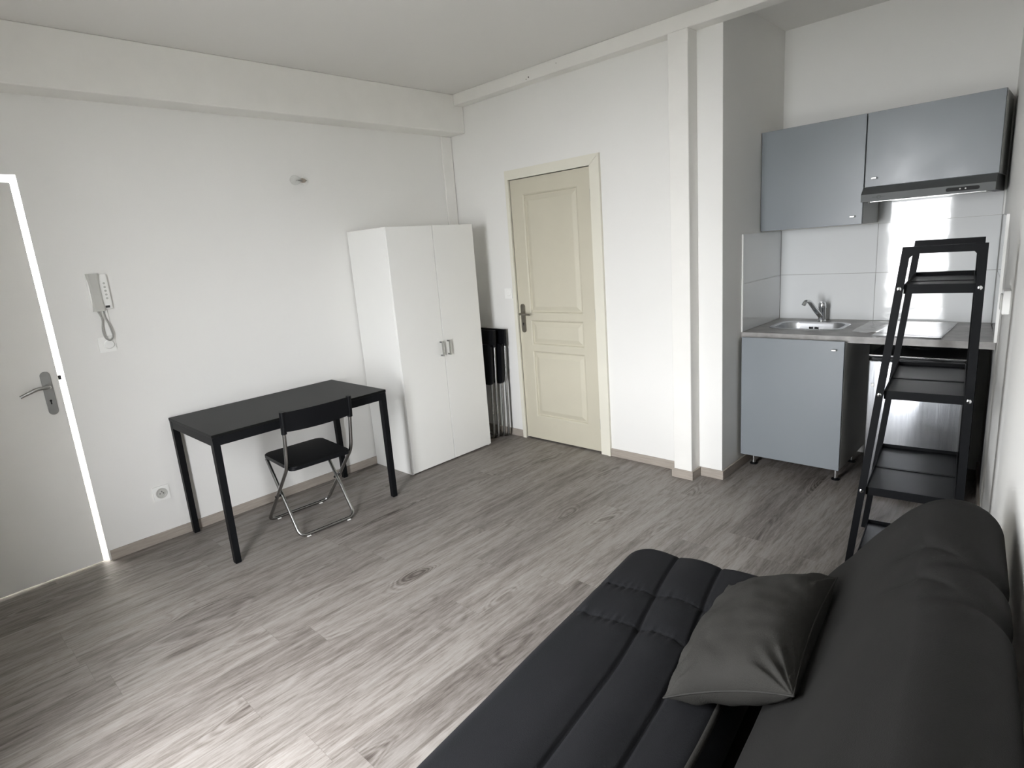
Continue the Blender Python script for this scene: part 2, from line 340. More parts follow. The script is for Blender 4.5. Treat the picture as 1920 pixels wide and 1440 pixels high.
# skirting boards
bh, bt = .058, .012
b = B(); box(b, .0005, bt, DY1 + .004, -.0005 - .114, 0, bh, .0015, 1); box(b, .0145, bt + .014, -.1135, -.0135, 0, bh, .0015, 1)
struct('baseboard_left', b, 'skirting')
struct('baseboard_back', bx(bt + .015, .5825, -bt, -.0005, 0, bh, .0015, 1), 'skirting')
pf = GY - .012
b = B(); box(b, 1.449, 2.006 - bt, -bt, -.0005, 0, bh, .0015, 1)
box(b, 2.007 - bt, 2.1294 + bt, pf - bt, pf - .0005, 0, bh, .0015, 1); box(b, 2.007 - bt, 2.0065, pf, -.0005, 0, bh); box(b, 2.1299, 2.1294 + bt, pf, -.0005, 0, bh)
box(b, 2.1294 + bt + .001, AX + bt, -bt, -.0005, 0, bh, .0015, 1)
struct('baseboard_post', b, 'skirting')
struct('baseboard_alcove', bx(AX + .0005, AX + bt, 0, QY - .001, 0, bh, .0015, 1), 'skirting')
b = B(); prism(b, [wr(QY - .02, -.0005), wr(.1, -.0005), wr(.1, -bt), wr(QY - .02, -bt)], 'z', 0, bh)
struct('baseboard_right', b, 'skirting')
# tiles
QF = .2756; TZ = [.9085, 1.2130, 1.5175, 1.822]; CTOP = .9083
def tile(bm, P, U, V, Nn, w, h, t=.007):
    """one tile: corner P, in-plane unit axes U,V, normal Nn, faintly out of true"""
    P, U, V, Nn = Vector(P), Vector(U), Vector(V), Vector(Nn); g = .0013
    tl = [random.uniform(-.0009, .0009) for _ in range(4)]
    nx, ny = 2, 2; q = []
    for (a, c_, k) in ((g, g, 0), (w - g, g, 1), (w - g, h - g, 2), (g, h - g, 3)):
        q.append((P + U * a + V * c_, P + U * a + V * c_ + Nn * (t + tl[k] * .5)))
    lo = [bm.verts.new(a) for a, _ in q]; hi = [bm.verts.new(c_) for _, c_ in q]
    fs = [bm.faces.new(hi), bm.faces.new(lo[::-1])]
    for i in range(4): fs.append(bm.faces.new((lo[i], lo[(i + 1) % 4], hi[(i + 1) % 4], hi[i])))
    top_e = list(fs[0].edges); bmesh.ops.bevel(bm, geom=top_e, offset=.0012, segments=2, affect='EDGES')
TXJ = 2.8717
b = B(); xe = xr(QY)
for r_ in range(2):
    tile(b, (AX + .008, QY, TZ[r_]), (1, 0, 0), (0, 0, 1), (0, -1, 0), TXJ - AX - .008, TZ[r_ + 1] - TZ[r_])
    tile(b, (TXJ, QY, TZ[r_]), (1, 0, 0), (0, 0, 1), (0, -1, 0), xe - TXJ - .008, TZ[r_ + 1] - TZ[r_])
tile(b, (TXJ, QY, TZ[2]), (1, 0, 0), (0, 0, 1), (0, -1, 0), xe - TXJ - .008, .2)
struct('wall_tiles_back', b, 'tile')
struct('wall_grout_back', bx(AX + .001, xe - .001, QY - .005, QY - .0005, TZ[0], TZ[2] + .0, 0), 'grout')
b = B()
for r_ in range(2): tile(b, (AX, QF + .01, TZ[r_]), (0, 1, 0), (0, 0, 1), (1, 0, 0), QY - QF - .018, TZ[r_ + 1] - TZ[r_])
struct('wall_tiles_left', b, 'tile')
struct('trim_5', bx(AX + .0005, AX + .010, QF - .002, QF + .009, TZ[0], TZ[2], .002, 1), 'trimwhite')
b = B(); Ur = Vector((-.1093, 1, 0)).normalized(); Nr = Vector((-Ur.y, Ur.x, 0))
for r_ in range(2): tile(b, (*wr(QF + .012), TZ[r_]), Ur, (0, 0, 1), Nr, (QY - QF - .02) / Ur.y, TZ[r_ + 1] - TZ[r_])
struct('wall_tiles_right', b, 'tile')
b = B(); prism(b, [wr(QF - .012, -.0005), wr(QF + .01, -.0005), wr(QF + .01, -.012), wr(QF - .012, -.012)], 'z', TZ[0], TZ[2] + .004)
struct('trim_6', b, 'trimwhite')

# ------------------------------------------------------------------ doors
# panelled door
d2 = sthing('door_2', (.989, 0, 0))
def panelled_leaf():
    bm = B(); x0, x1, z0, z1 = .6158, 1.3622, .012, 2.04; yf, yb = .004, .044
    panels = [(.735, 1.243, .20, .74), (.735, 1.243, .785, .985), (.735, 1.243, 1.035, 1.93)]
    xs = [x0, .735, 1.243, x1]; zs = [z0] + [v for p in panels for v in (p[2], p[3])] + [z1]
    cache = {}
    def v(x, y, z):
        k = (round(x, 5), round(y, 5), round(z, 5))
        if k not in cache: cache[k] = bm.verts.new((x, y, z))
        return cache[k]
    def q(*p): bm.faces.new([v(*a) for a in p])
    for i in range(3):
        for j in range(len(zs) - 1):
            if i == 1 and j % 2 == 1: continue
            q((xs[i], yf, zs[j]), (xs[i + 1], yf, zs[j]), (xs[i + 1], yf, zs[j + 1]), (xs[i], yf, zs[j + 1]))
    for (a, c_, e, f_) in panels:
        loops = [(0, yf), (.008, yf + .004), (.013, yf + .014), (.022, yf + .014), (.05, yf + .004), (.056, yf + .003)]
        for (i0, y0), (i1, y1) in zip(loops, loops[1:]):
            A = [(a + i0, y0, e + i0), (c_ - i0, y0, e + i0), (c_ - i0, y0, f_ - i0), (a + i0, y0, f_ - i0)]
            D = [(a + i1, y1, e + i1), (c_ - i1, y1, e + i1), (c_ - i1, y1, f_ - i1), (a + i1, y1, f_ - i1)]
            for k in range(4): q(A[k], A[(k + 1) % 4], D[(k + 1) % 4], D[k])
        i1, y1 = loops[-1]; q((a + i1, y1, e + i1), (c_ - i1, y1, e + i1), (c_ - i1, y1, f_ - i1), (a + i1, y1, f_ - i1))
    # edges and back
    q((x0, yb, z0), (x1, yb, z0), (x1, yb, z1), (x0, yb, z1))
    q((x0, yf, z0), (x0, yb, z0), (x0, yb, z1), (x0, yf, z1)); q((x1, yf, z0), (x1, yb, z0), (x1, yb, z1), (x1, yf, z1))
    q((x0, yf, z0), (x1, yf, z0), (x1, yb, z0), (x0, yb, z0)); q((x0, yf, z1), (x1, yf, z1), (x1, yb, z1), (x0, yb, z1))
    return bm
leaf = obj('door_leaf', panelled_leaf(), 'doorcream', d2)
CL, CR, CT = .5825, 1.448, 2.1124
b = B()
prism(b, [(CL, 0), (.6135, 0), (.6135, 2.0425), (CL, CT - .0005)], 'y', -.016, -.0005)
prism(b, [(CR, 0), (1.3655, 0), (1.3655, 2.0425), (CR, CT - .0005)], 'y', -.016, -.0005)
prism(b, [(CL + .0012, CT), (CR - .0012, CT), (1.3648, 2.0445), (.6142, 2.0445)], 'y', -.017, -.0005)
prism(b, [(CR - .018, 0), (CR, 0), (CR, CT - .002), (CR - .018, CT - .018)], 'y', -.021, -.0165)
obj('door_casing', b, 'casing', d2)
for z in (.231, 1.039, 1.854):
    b = B(); cyl(b, (1.3637, -.007, z - .04), (1.3637, -.007, z + .04), .0055, 12); cyl(b, (1.3637, -.007, z - .046), (1.3637, -.007, z - .04), .004, 12); cyl(b, (1.3637, -.007, z + .04), (1.3637, -.007, z + .046), .004, 12)
    obj('hinge', b, 'nickel', d2, smooth=50)
hd = obj('door_handle', plate(B(), 'y', (.664, .997), .042, .226, .0205, -.004, .003), 'bronze', d2, smooth=40)
b = B(); tube(b, fillet([(.664, -.003, 1.035), (.664, -.050, 1.035), (.700, -.056, 1.037), (.775, -.048, 1.030)], .02), [.009] * 9 + [.0085] * 6 + [.007], 12)
cyl(b, (.664, -.003, 1.035), (.664, -.012, 1.035), .014, 20)
obj('lever', b, 'bronze', hd, smooth=50)
b = B(); cyl(b, (.664, -.0035, .957), (.664, -.006, .957), .006, 14); box(b, .661, .667, -.006, -.0035, .940, .955)
obj('keyhole', b, 'dark', hd)
# flat door on the left, a little ajar in its bright frame
d1 = sthing('door_1', (0, -3.3, 0))
leaf1 = obj('door_leaf', bx(-.04, 0, -3.662, -2.904, .012, 2.046, .0015, 1), 'doorgrey', d1)
hd1 = obj('door_handle', plate(B(), 'x', (-2.9565, .9965), .043, .228, .021, .0002, .006), 'nickel', d1, smooth=40)
b = B(); yc = -2.955
tube(b, fillet([(.004, yc, 1.032), (.052, yc, 1.032), (.056, yc - .05, 1.036), (.050, yc - .125, 1.008)], .018), [.0095] * 8 + [.009] * 7 + [.008], 12)
cyl(b, (.005, yc, 1.032), (.014, yc, 1.032), .0135, 20)
obj('lever', b, 'nickel', hd1, smooth=50)
b = B(); cyl(b, (.006, yc - .003, .958), (.0075, yc - .003, .958), .0055, 14); box(b, .006, .0075, yc - .006, yc, .938, .956)
obj('keyhole', b, 'dark', hd1)
obj('latch_bolt', bx(-.028, -.012, -2.9045, -2.889, 1.055, 1.078), 'dark', d1)
b = B(); box(b, -T, 0.0, DY1 - .0005, DY1 - .004, 0, DZ); box(b, -T, -.0, DY0, DY1 - .004, DZ - .004, DZ); box(b, -T, -.0, DY0, DY0 + .004, 0, DZ)
obj('door_frame', b, 'trimwhite', d1)

# ------------------------------------------------------------------ wardrobe
wx1, wy0, wy1, wz = .4804, -1.0838, -.2975, 1.7446; ysp = -.6865
wd = thing('wardrobe', 'tall white two-door wardrobe standing by the back corner beside the desk', 'wardrobe', (.25, -.69, 0))
b = B(); fx_ = wx1 - .017
box(b, .016, fx_, wy0, wy0 + .016, 0, wz, .001, 1); box(b, .016, fx_, wy1 - .016, wy1, 0, wz, .001, 1)
box(b, .016, fx_, wy0 + .016, wy1 - .016, wz - .016, wz - .0005); box(b, .016, fx_, wy0 + .016, wy1 - .016, .05, .066); box(b, .016, .02, wy0 + .016, wy1 - .016, .066, wz - .016)
box(b, fx_ - .03, fx_ - .014, wy0 + .016, wy1 - .016, .0, .05)
obj('body', b, 'white', wd)
for (ya, yb_, yh) in ((wy0 + .0005, ysp - .002, ysp - .033), (ysp + .002, wy1 - .0005, ysp + .036)):
    dr = obj('door', bx(fx_ + .001, wx1, ya, yb_, .012, wz - .002, .001, 1), 'white', wd)
    b = B(); z0_, z1_ = .813, .923
    box(b, wx1 + .022, wx1 + .030, yh - .005, yh + .005, z0_, z1_, .001, 1)
    for z in (z0_ + .006, z1_ - .006): box(b, wx1 + .0002, wx1 + .023, yh - .0045, yh + .0045, z - .005, z + .005)
    obj('handle', b, 'galv', dr)

# ------------------------------------------------------------------ desk
kx0, kx1, ky0, ky1, kz = .016, .6793, -2.4426, -1.3656, .729
dk = thing('desk', 'black rectangular desk with square metal legs against the left wall', 'desk', (.35, -1.9, 0))
obj('tabletop', bx(kx0, kx1, ky0, ky1, kz - .016, kz, .002, 2), 'blackboard', dk)
L_ = .036
b = B(); za, zb = kz - .062, kz - .0165
box(b, kx1 - .020, kx1 - .003, ky0 + L_, ky1 - L_, za, zb); box(b, kx0 + .003, kx0 + .020, ky0 + L_, ky1 - L_, za, zb)
box(b, kx0 + L_, kx1 - L_, ky0 + .003, ky0 + .02, za, zb); box(b, kx0 + L_, kx1 - L_, ky1 - .02, ky1 - .003, za, zb)
obj('apron', b, 'blackmetal', dk)
for (lx, ly) in ((kx0 + .002, ky0 + .002), (kx1 - L_ - .002, ky0 + .002), (kx0 + .002, ky1 - L_ - .002), (kx1 - L_ - .002, ky1 - L_ - .002)):
    lo = .006 if lx > .3 else .010
    dxs = .010 if lx < .3 else 0
    b = B(); vs = [b.verts.new(p) for p in (
        (lx + dxs, ly, .004), (lx + dxs + L_ - .004, ly, .004), (lx + dxs + L_ - .004, ly + L_ - .004, .004), (lx + dxs, ly + L_ - .004, .004),
        (lx, ly, kz - .0168), (lx + L_, ly, kz - .0168), (lx + L_, ly + L_, kz - .0168), (lx, ly + L_, kz - .0168))]
    for f in ((3, 2, 1, 0), (4, 5, 6, 7), (0, 1, 5, 4), (1, 2, 6, 5), (2, 3, 7, 6), (3, 0, 4, 7)): b.faces.new([vs[i] for i in f])
    lg = obj('leg', b, 'blackmetal', dk)
    obj('foot', bx(lx + dxs + .002, lx + dxs + L_ - .006, ly + .002, ly + L_ - .006, 0, .0045), 'blackplastic', lg)

# ------------------------------------------------------------------ folding chairs
def chair_tube_pts(top_l, low_l, w, rad=.045):
    """U-shaped tube: down one side, across the floor, up the other; side at -w/2 and +w/2 in local y"""
    a, c_ = top_l, low_l
    return fillet([(a[0], -w / 2, a[1]), (c_[0], -w / 2, c_[1]), (c_[0], w / 2, c_[1]), (a[0], w / 2, a[1])], rad, 8)
def chair_common(t, back_c, back_dir, seat_fn):
    pass
def backrest_bm(cx_, cz_, dx, dz, w=.425, h=.115, bow=.022, th=.018):
    """bowed plastic backrest; (dx,dz) unit vector along its height"""
    bm = B(); n = 16; nx_, nz_ = dz, -dx
    prev = None; rings = []
    for i in range(n + 1):
        t = i / n; y = -w / 2 + w * t; k = 1 - (2 * t - 1) ** 2; off = -bow * k * 1.0
        edge = min(1, min(t, 1 - t) / .05); hh = h * (.5 if True else 0)
        hh = h / 2 * (1 - .05 * (1 - edge)) + (.003 * k)
        ring = []
        tw = th * (1.25 if edge < .99 else .6)
        for (a, e) in ((-1, -1), (1, -1), (1, 1), (-1, 1)):
            px = cx_ + dx * hh * a + nx_ * (off * -1 + e * tw / 2); pz = cz_ + dz * hh * a + nz_ * (off * -1 + e * tw / 2)
            ring.append(bm.verts.new((px, y, pz)))
        rings.append(ring)
    for a, e in zip(rings, rings[1:]):
        for k in range(4): bm.faces.new((a[k], a[(k + 1) % 4], e[(k + 1) % 4], e[k]))
    bm.faces.new(rings[0][::-1]); bm.faces.new(rings[-1])
    bmesh.ops.bevel(bm, geom=[e for e in bm.edges if abs((e.verts[0].co - e.verts[1].co).normalized().y) > .7], offset=.003, segments=2, affect='EDGES')
    return bm
# the open chair: local +x faces the room (its back), -x towards the desk
ch = thing('folding_chair', 'black plastic folding chair with chrome tube legs pushed under the desk', 'chair', (.53, -1.892, 0), math.radians(-2.5))
CX = .53
def cl(x): return x - CX
wB = .40
rear = [(cl(.786), .772), (cl(.774), .67), (cl(.735), .45), (cl(.315), .011)]
pts = fillet([(rear[0][0], -wB / 2, rear[0][1]), (rear[1][0], -wB / 2, rear[1][1]), (rear[2][0], -wB / 2, rear[2][1]), (rear[3][0], -wB / 2 + .0, rear[3][1]),
              (rear[3][0], wB / 2, rear[3][1]), (rear[2][0], wB / 2, rear[2][1]), (rear[1][0], wB / 2, rear[1][1]), (rear[0][0], wB / 2, rear[0][1])], .05, 8)
b = B(); tube(b, pts, .0105, 12); obj('back_frame', b, 'galv', ch, world=False, smooth=60)
wF = .355
pts = fillet([(cl(.385), -wF / 2, .425), (cl(.705), -wF / 2, .011), (cl(.705), wF / 2, .011), (cl(.385), wF / 2, .425)], .05, 8)
b = B(); tube(b, pts, .0105, 12); cyl(b, (cl(.385), -wF / 2, .425), (cl(.385), wF / 2, .425), .008, 10); obj('front_frame', b, 'galv', ch, world=False, smooth=60)
def seat_bm(x0, x1, w, z0, z1, th=.022):
    o = rrect(x0, x1, -w / 2, w / 2, .035, 5); bm = B()
    A = [bm.verts.new((p[0], p[1], lerp(z0, z1, (p[0] - x0) / (x1 - x0)) - th)) for p in o]; D = [bm.verts.new((p[0], p[1], lerp(z0, z1, (p[0] - x0) / (x1 - x0)))) for p in o]
    f1 = bm.faces.new(A[::-1]); f2 = bm.faces.new(D)
    for i in range(len(o)): bm.faces.new((A[i], A[(i + 1) % len(o)], D[(i + 1) % len(o)], D[i]))
    bmesh.ops.bevel(bm, geom=list(f2.edges), offset=.005, segments=2, affect='EDGES'); return bm
obj('seat', seat_bm(cl(.362), cl(.752), .375, .455, .447), 'blackplastic', ch, world=False, smooth=35)
dxb, dzb = .11, .994
b = backrest_bm(cl(.782), .722, dxb, dzb, .422, .112)
for s in (-1, 1):
    tube(b, [(cl(.773), s * wB / 2, .655), (cl(.788), s * wB / 2, .782)], .0155, 12)
obj('backrest', b, 'blackplastic', ch, world=False, smooth=40)
for (x, y) in ((cl(.705), -.13), (cl(.705), .13), (cl(.315), -.14), (cl(.315), .14)):
    obj('foot_cap', bx(x - .013, x + .013, y - .012, y + .012, 0, .006, .002, 1), 'whiteplastic', ch, world=False)
for s in (-1, 1):
    b = B(); cyl(b, (cl(.515), s * wB / 2 * 1.06, .222), (cl(.515), s * wF / 2 * .95, .222), .007, 12)
    obj('pivot', b, 'blackplastic', ch, world=False, smooth=50)
# two folded chairs, flat, standing between wardrobe and back wall. local: x = width, y = thickness, z up
def folded(label, loc, rx, ry=0.0):
    t = thing('folded_chair', label, 'chair', loc, 0, 'folded chairs stored behind the wardrobe')
    t.rotation_euler = (rx, ry, 0)
    b = B(); w = .40
    pts = fillet([(-w / 2, 0, .90), (-w / 2, 0, .45), (-w / 2, .01, .012), (w / 2, .01, .012), (w / 2, 0, .45), (w / 2, 0, .90)], .05, 6); tube(b, pts, .0105, 12)
    obj('back_frame', b, 'galv', t, world=False, smooth=60)
    w2 = .35
    b = B(); pts = fillet([(-w2 / 2, -.025, .55), (-w2 / 2, -.02, .012), (w2 / 2, -.02, .012), (w2 / 2, -.025, .55)], .05, 6); tube(b, pts, .0105, 12)
    obj('front_frame', b, 'galv', t, world=False, smooth=60)
    b = B(); prism(b, rrect(-.2, .2, .47, .80, .03), 'y', -.045, -.022); obj('seat', b, 'blackplastic', t, world=False, smooth=30)
    b = B(); prism(b, rrect(-.213, .213, .795, .915, .012), 'y', -.014, .008)
    for s in (-1, 1): cyl(b, (s * w / 2, 0, .78), (s * w / 2, 0, .915), .0155, 12)
    obj('backrest', b, 'blackplastic', t, world=False, smooth=40)
    return t
folded('folded black chair with chrome legs leaning on the back wall, rearmost one', (.275, -.085, 0), math.radians(-2.0), math.radians(1.0))
folded('folded black chair with chrome legs right behind the wardrobe, nearer one', (.235, -.165, 0), math.radians(-2.0), math.radians(1.0))

# ------------------------------------------------------------------ things on the left wall
ic = thing('intercom', 'pale wall intercom handset with a looping cord beside the left door', 'intercom', (0, -2.645, 1.485))
obj('base_plate', bx(.0005, .028, -2.690, -2.596, 1.392, 1.580, .006, 3), 'whiteplastic', ic, smooth=35)
b = B(); n = 14
secs = []
for i in range(n + 1):
    t = i / n; z = lerp(1.386, 1.584, t); k = (2 * t - 1); prot = .050 - .012 * (1 - k * k) + (.004 if abs(k) > .8 else 0); wv = .028 - .0035 * (1 - k * k)
    xb = .0285 if abs(k) > .62 else .0345
    yc2 = -2.664 + .003 * (1 - k * k)
    secs.append([b.verts.new(p) for p in ((xb, yc2 - wv, z), (xb, yc2 + wv, z), (prot - .006, yc2 + wv, z), (prot, yc2 + wv - .007, z), (prot, yc2 - wv + .007, z), (prot - .006, yc2 - wv, z))])
for a, c_ in zip(secs, secs[1:]):
    for k in range(6): b.faces.new((a[k], a[(k + 1) % 6], c_[(k + 1) % 6], c_[k]))
b.faces.new(secs[0][::-1]); b.faces.new(secs[-1])
obj('handset', b, 'greyplastic', ic, smooth=35)
for k in range(5):
    z = 1.53 - k * .020; b = B(); cyl(b, (.028, -2.615, z), (.031, -2.615, z), .0055, 14); obj('button', b, 'greyplastic', ic, smooth=50)
obj('label_window', bx(.028, .0292, -2.630, -2.610, 1.400, 1.412), 'mark', ic)
b = B(); tube(b, fillet([(.030, -2.672, 1.392), (.032, -2.657, 1.345), (.030, -2.670, 1.28), (.034, -2.664, 1.238), (.036, -2.645, 1.222), (.032, -2.625, 1.245), (.028, -2.632, 1.31), (.012, -2.640, 1.35), (.012, -2.64, 1.39)], .02, 5), .0042, 10)
obj('cord', b, 'cordgrey', ic, smooth=60)
b = B(); box(b, .0005, .010, -2.652, -2.622, 1.2465, 1.3915, .002, 1); obj('cable_trunking', b, 'whiteplastic', ic)
sw = thing('dimmer_switch', 'square white wall plate with a round button under the intercom', 'switch', (0, -2.657, 1.203))
obj('plate', plate(B(), 'x', (-2.6575, 1.2035), .080, .083, .004, .0005, .009), 'whiteplastic', sw)
b = B(); lathe(b, (.009, -2.650, 1.2035), [(.024, 0), (.0235, .010), (.021, .013), (.012, .0145)], 28, (1, 0, 0)); obj('knob', b, 'whiteplastic', sw, smooth=40)
so = thing('wall_socket', 'square white power socket low on the wall left of the desk', 'socket', (0, -2.556, .294))
b = plate(B(), 'x', (-2.556, .294), .086, .088, .004, .0005, .008); obj('plate', b, 'whiteplastic', so)
b = B(); lathe(b, (.0075, -2.556, .294), [(.031, 0), (.031, .004), (.027, .0045), (.0225, .0012), (.010, .0009)], 32, (1, 0, 0)); obj('socket_ring', b, 'greyplastic', so, smooth=30)
b = B()
for (dy, dz_) in ((-.0095, -.002), (.0095, -.002)): cyl(b, (.0076, -2.556 + dy, .294 + dz_), (.0092, -2.556 + dy, .294 + dz_), .003, 12)
obj('pin_hole', b, 'dark', so)
b = B(); cyl(b, (.0076, -2.556, .3045), (.020, -2.556, .3045), .0025, 12); obj('earth_pin', b, 'nickel', so)
# bare bulb
bl = thing('bare_light_bulb', 'clear bare light bulb on a small wall fitting above the wardrobe side', 'light bulb', (0, -1.345, 2.086))
b = B(); lathe(b, (.0005, -1.345, 2.088), [(.028, 0), (.026, .006), (.014, .012), (.006, .014)], 24, (1, 0, 0)); obj('wall_rose', b, 'whiteplastic', bl, smooth=40)
d = Vector((.30, -.95, -.02)).normalized(); c0 = Vector((.022, -1.352, 2.087))
b = B(); tube(b, fillet([(.013, -1.345, 2.088), (.026, -1.343, 2.088), c0], .008), .004, 8); obj('flex', b, 'nickel', bl, smooth=50)
b = B(); lathe(b, c0, [(.006, 0), (.0125, .004), (.013, .014), (.0145, .016), (.0145, .030), (.0125, .034)], 20, d); obj('lamp_holder', b, 'brass', bl, smooth=35)
b = B(); lathe(b, c0 + d * .034, [(.0125, 0), (.0125, .004), (.015, .012), (.022, .026), (.028, .040), (.0305, .054), (.028, .070), (.019, .082), (.008, .0885), (.001, .0895)], 28, d); obj('bulb_glass', b, 'bulbglass', bl, smooth=80)
b = B(); cyl(b, c0 + d * .030, c0 + d * .058, .0035, 8); sd = d.cross(Vector((0, 0, 1))).normalized()
tube(b, [c0 + d * .056, c0 + d * .072 + sd * .010, c0 + d * .074, c0 + d * .072 - sd * .010, c0 + d * .057], .0006, 6); obj('filament', b, 'nickel', bl)
# switch by the panelled door
s2 = thing('light_switch', 'small square white light switch left of the cream panelled door', 'switch', (.526, 0, 1.192))
obj('plate', plate(B(), 'y', (.526, 1.192), .078, .080, .006, -.009, -.0005), 'whiteplastic', s2)
b = B(); lathe(b, (.530, -.009, 1.192), [(.022, 0), (.0215, .003), (.018, .005), (.010, .0055)], 28, (0, -1, 0)); obj('button', b, 'whiteplastic', s2, smooth=35)

# ------------------------------------------------------------------ kitchen
# worktop with cut-out for the sink
sx0, sx1, sy0, sy1 = 2.36, 2.800, .455, .795
XRf, XRb = xr(QF) - .003, xr(QY) - .010
def worktop():
    bm = B(); n = 6
    outer = [(AX + .002, QF), (XRf, QF), (XRb, QY - .010), (AX + .010, QY - .010)]
    hole = rrect(sx0 + .012, sx1 - .012, sy0 + .012, sy1 - .012, .085, 6)
    for z, flip in ((CTOP, 0), (CTOP - .037, 1)):
        ov = [bm.verts.new((*p, z)) for p in outer]; hv = [bm.verts.new((*p, z)) for p in hole]
        es = [bm.edges.new((ov[i], ov[(i + 1) % 4])) for i in range(4)] + [bm.edges.new((hv[i], hv[(i + 1) % len(hv)])) for i in range(len(hv))]
        bmesh.ops.triangle_fill(bm, use_beauty=True, use_dissolve=False, edges=es)
        if not flip: o1, h1 = ov, hv
        else:
            for i in range(4): bm.faces.new((o1[i], o1[(i + 1) % 4], ov[(i + 1) % 4], ov[i]))
            for i in range(len(hv)): bm.faces.new((h1[i], h1[(i + 1) % len(hv)], hv[(i + 1) % len(hv)], hv[i]))
    return bm
top('worktop', worktop(), 'counter', 'grey concrete-look kitchen worktop over the sink cabinet and fridge', 'worktop')
# sink
sk = thing('sink', 'oval-cornered stainless steel sink set into the grey worktop', 'sink', ((sx0 + sx1) / 2, (sy0 + sy1) / 2, CTOP))
def sink():
    bm = B(); Z = CTOP; lv = [(0, Z + .0008, .10), (.006, Z + .004, .098), (.016, Z + .0045, .095), (.026, Z + .002, .09), (.031, Z - .012, .088), (.040, Z - .12, .085), (.060, Z - .145, .07), (.11, Z - .150, .05)]
    rings = []
    for ins, z, r in lv:
        rings.append([bm.verts.new((p[0], p[1], z)) for p in rrect(sx0 + ins, sx1 - ins, sy0 + ins, sy1 - ins, max(r, .03), 8)])
    for a, c_ in zip(rings, rings[1:]):
        n = len(a)
        for k in range(n): bm.faces.new((a[k], a[(k + 1) % n], c_[(k + 1) % n], c_[k]))
    bm.faces.new(rings[-1]); return bm
so_ = obj('basin', sink(), 'steel', sk, smooth=50)
md = so_.modifiers.new('th', 'SOLIDIFY'); md.thickness = .0012; md.offset = -1
b = B()
for k in range(7):
    if k == 3: continue
    x = 2.568 + (k - 3) * .0085; prism(b, [(x - .0025, CTOP - .028), (x + .0025, CTOP - .028), (x + .0025, CTOP - .052), (x - .0025, CTOP - .052)], 'y', sy1 - .0355, sy1 - .042)
obj('overflow', b, 'dark', sk)
b = B(); lathe(b, (2.58, .62, CTOP - .1495), [(.032, 0), (.030, .002), (.012, .001)], 24); obj('drain', b, 'chrome', sk, smooth=40)
# tap
tp = thing('tap', 'chrome mixer tap standing behind the kitchen sink', 'tap', (2.590, .845, CTOP))
b = B(); lathe(b, (2.590, .845, CTOP + .0005), [(.027, 0), (.026, .006), (.0225, .010), (.0225, .085), (.0245, .088), (.0245, .100)], 28)
obj('body', b, 'chrome', tp, smooth=40)
b = B(); lathe(b, (2.590, .845, CTOP + .1008), [(.0235, 0), (.024, .012), (.020, .022), (.010, .027)], 24); tube(b, fillet([(2.590, .845, CTOP + .118), (2.600, .80, CTOP + .130), (2.606, .765, CTOP + .137)], .02), .006, 12)
obj('lever', b, 'chrome', tp, smooth=45)
b = B(); pts = fillet([(2.585, .832, CTOP + .035), (2.572, .765, CTOP + .085), (2.553, .700, CTOP + .148), (2.540, .668, CTOP + .152), (2.532, .655, CTOP + .128)], .03, 6)
tube(b, pts, [.0165 - .004 * min(1, i / 14) for i in range(len(pts))], 16)
obj('spout', b, 'chrome', tp, smooth=60)
# hob
hb = thing('hob', 'black glass two-zone hob under the cooker hood, reflecting the window', 'hob', (3.16, .59, CTOP))
obj('glass_top', bx(3.0, 3.32, .31, .868, CTOP + .0003, CTOP + .006, .0015, 1), 'hob', hb)
def film():
    bm = B(); nx_, ny_ = 46, 40; g = []
    for i in range(nx_ + 1):
        r_ = []
        for j in range(ny_ + 1):
            x = lerp(2.87, 3.318, i / nx_); y = lerp(.33, .865, j / ny_) + .10 * (1 - i / nx_) * (1 - j / ny_)
            e = min(i, nx_ - i, j, ny_ - j)
            amp = .006 if x < 3.0 else .0022
            z = CTOP + (.0078 if x > 2.985 else lerp(.0012, .0078, max(0, (x - 2.95) / .035))) + amp * abs(noise.noise(Vector((x * 14, y * 22, 1.7)))) + amp * .6 * abs(noise.noise(Vector((x * 40, y * 30, 4.7)))) + .0003
            r_.append(bm.verts.new((x + .012 * noise.noise(Vector((0, y * 6, 3))), y + .018 * noise.noise(Vector((x * 6, 0, 9))), z)))
        g.append(r_)
    for i in range(nx_):
        for j in range(ny_): bm.faces.new((g[i][j], g[i + 1][j], g[i + 1][j + 1], g[i][j + 1]))
    return bm
obj('protective_film', film(), 'film', hb, smooth=179, label='crinkled clear plastic film')
# sink cabinet
cx0, cx1, cyf = AX + .022, 2.8901, .231
cb_ = thing('sink_cabinet', 'blue-grey sink cabinet with one door on steel feet', 'cabinet', (2.6, .5, 0))
b = B(); z0_, z1_ = .109, CTOP - .0375; yb_ = .80
box(b, cx0, cx0 + .016, cyf + .019, yb_, z0_, z1_); box(b, cx1 - .016, cx1, cyf + .019, yb_, z0_, z1_)
box(b, cx0 + .016, cx1 - .016, cyf + .019, yb_, z0_, z0_ + .016); box(b, cx0 + .016, cx1 - .016, yb_ - .004, yb_, z0_ + .016, z1_); box(b, cx0 + .016, cx1 - .016, cyf + .019, cyf + .035, z1_ - .08, z1_)
obj('body', b, 'cabbody', cb_)
dr = obj('door', bx(cx0 + .001, cx1 - .002, cyf, cyf + .018, .107, .884, .0012, 1), 'cabgrey', cb_)
def knob(parent, x, y, z, ydir=-1):
    b = B(); cyl(b, (x, y, z), (x, y - .014, z), .0045, 12); box(b, x - .013, x + .013, y - .022, y - .013, z - .0055, z + .0055, .0015, 1)
    obj('knob', b, 'nickel', parent, smooth=40)
knob(dr, 2.839, cyf - .0002, .835)
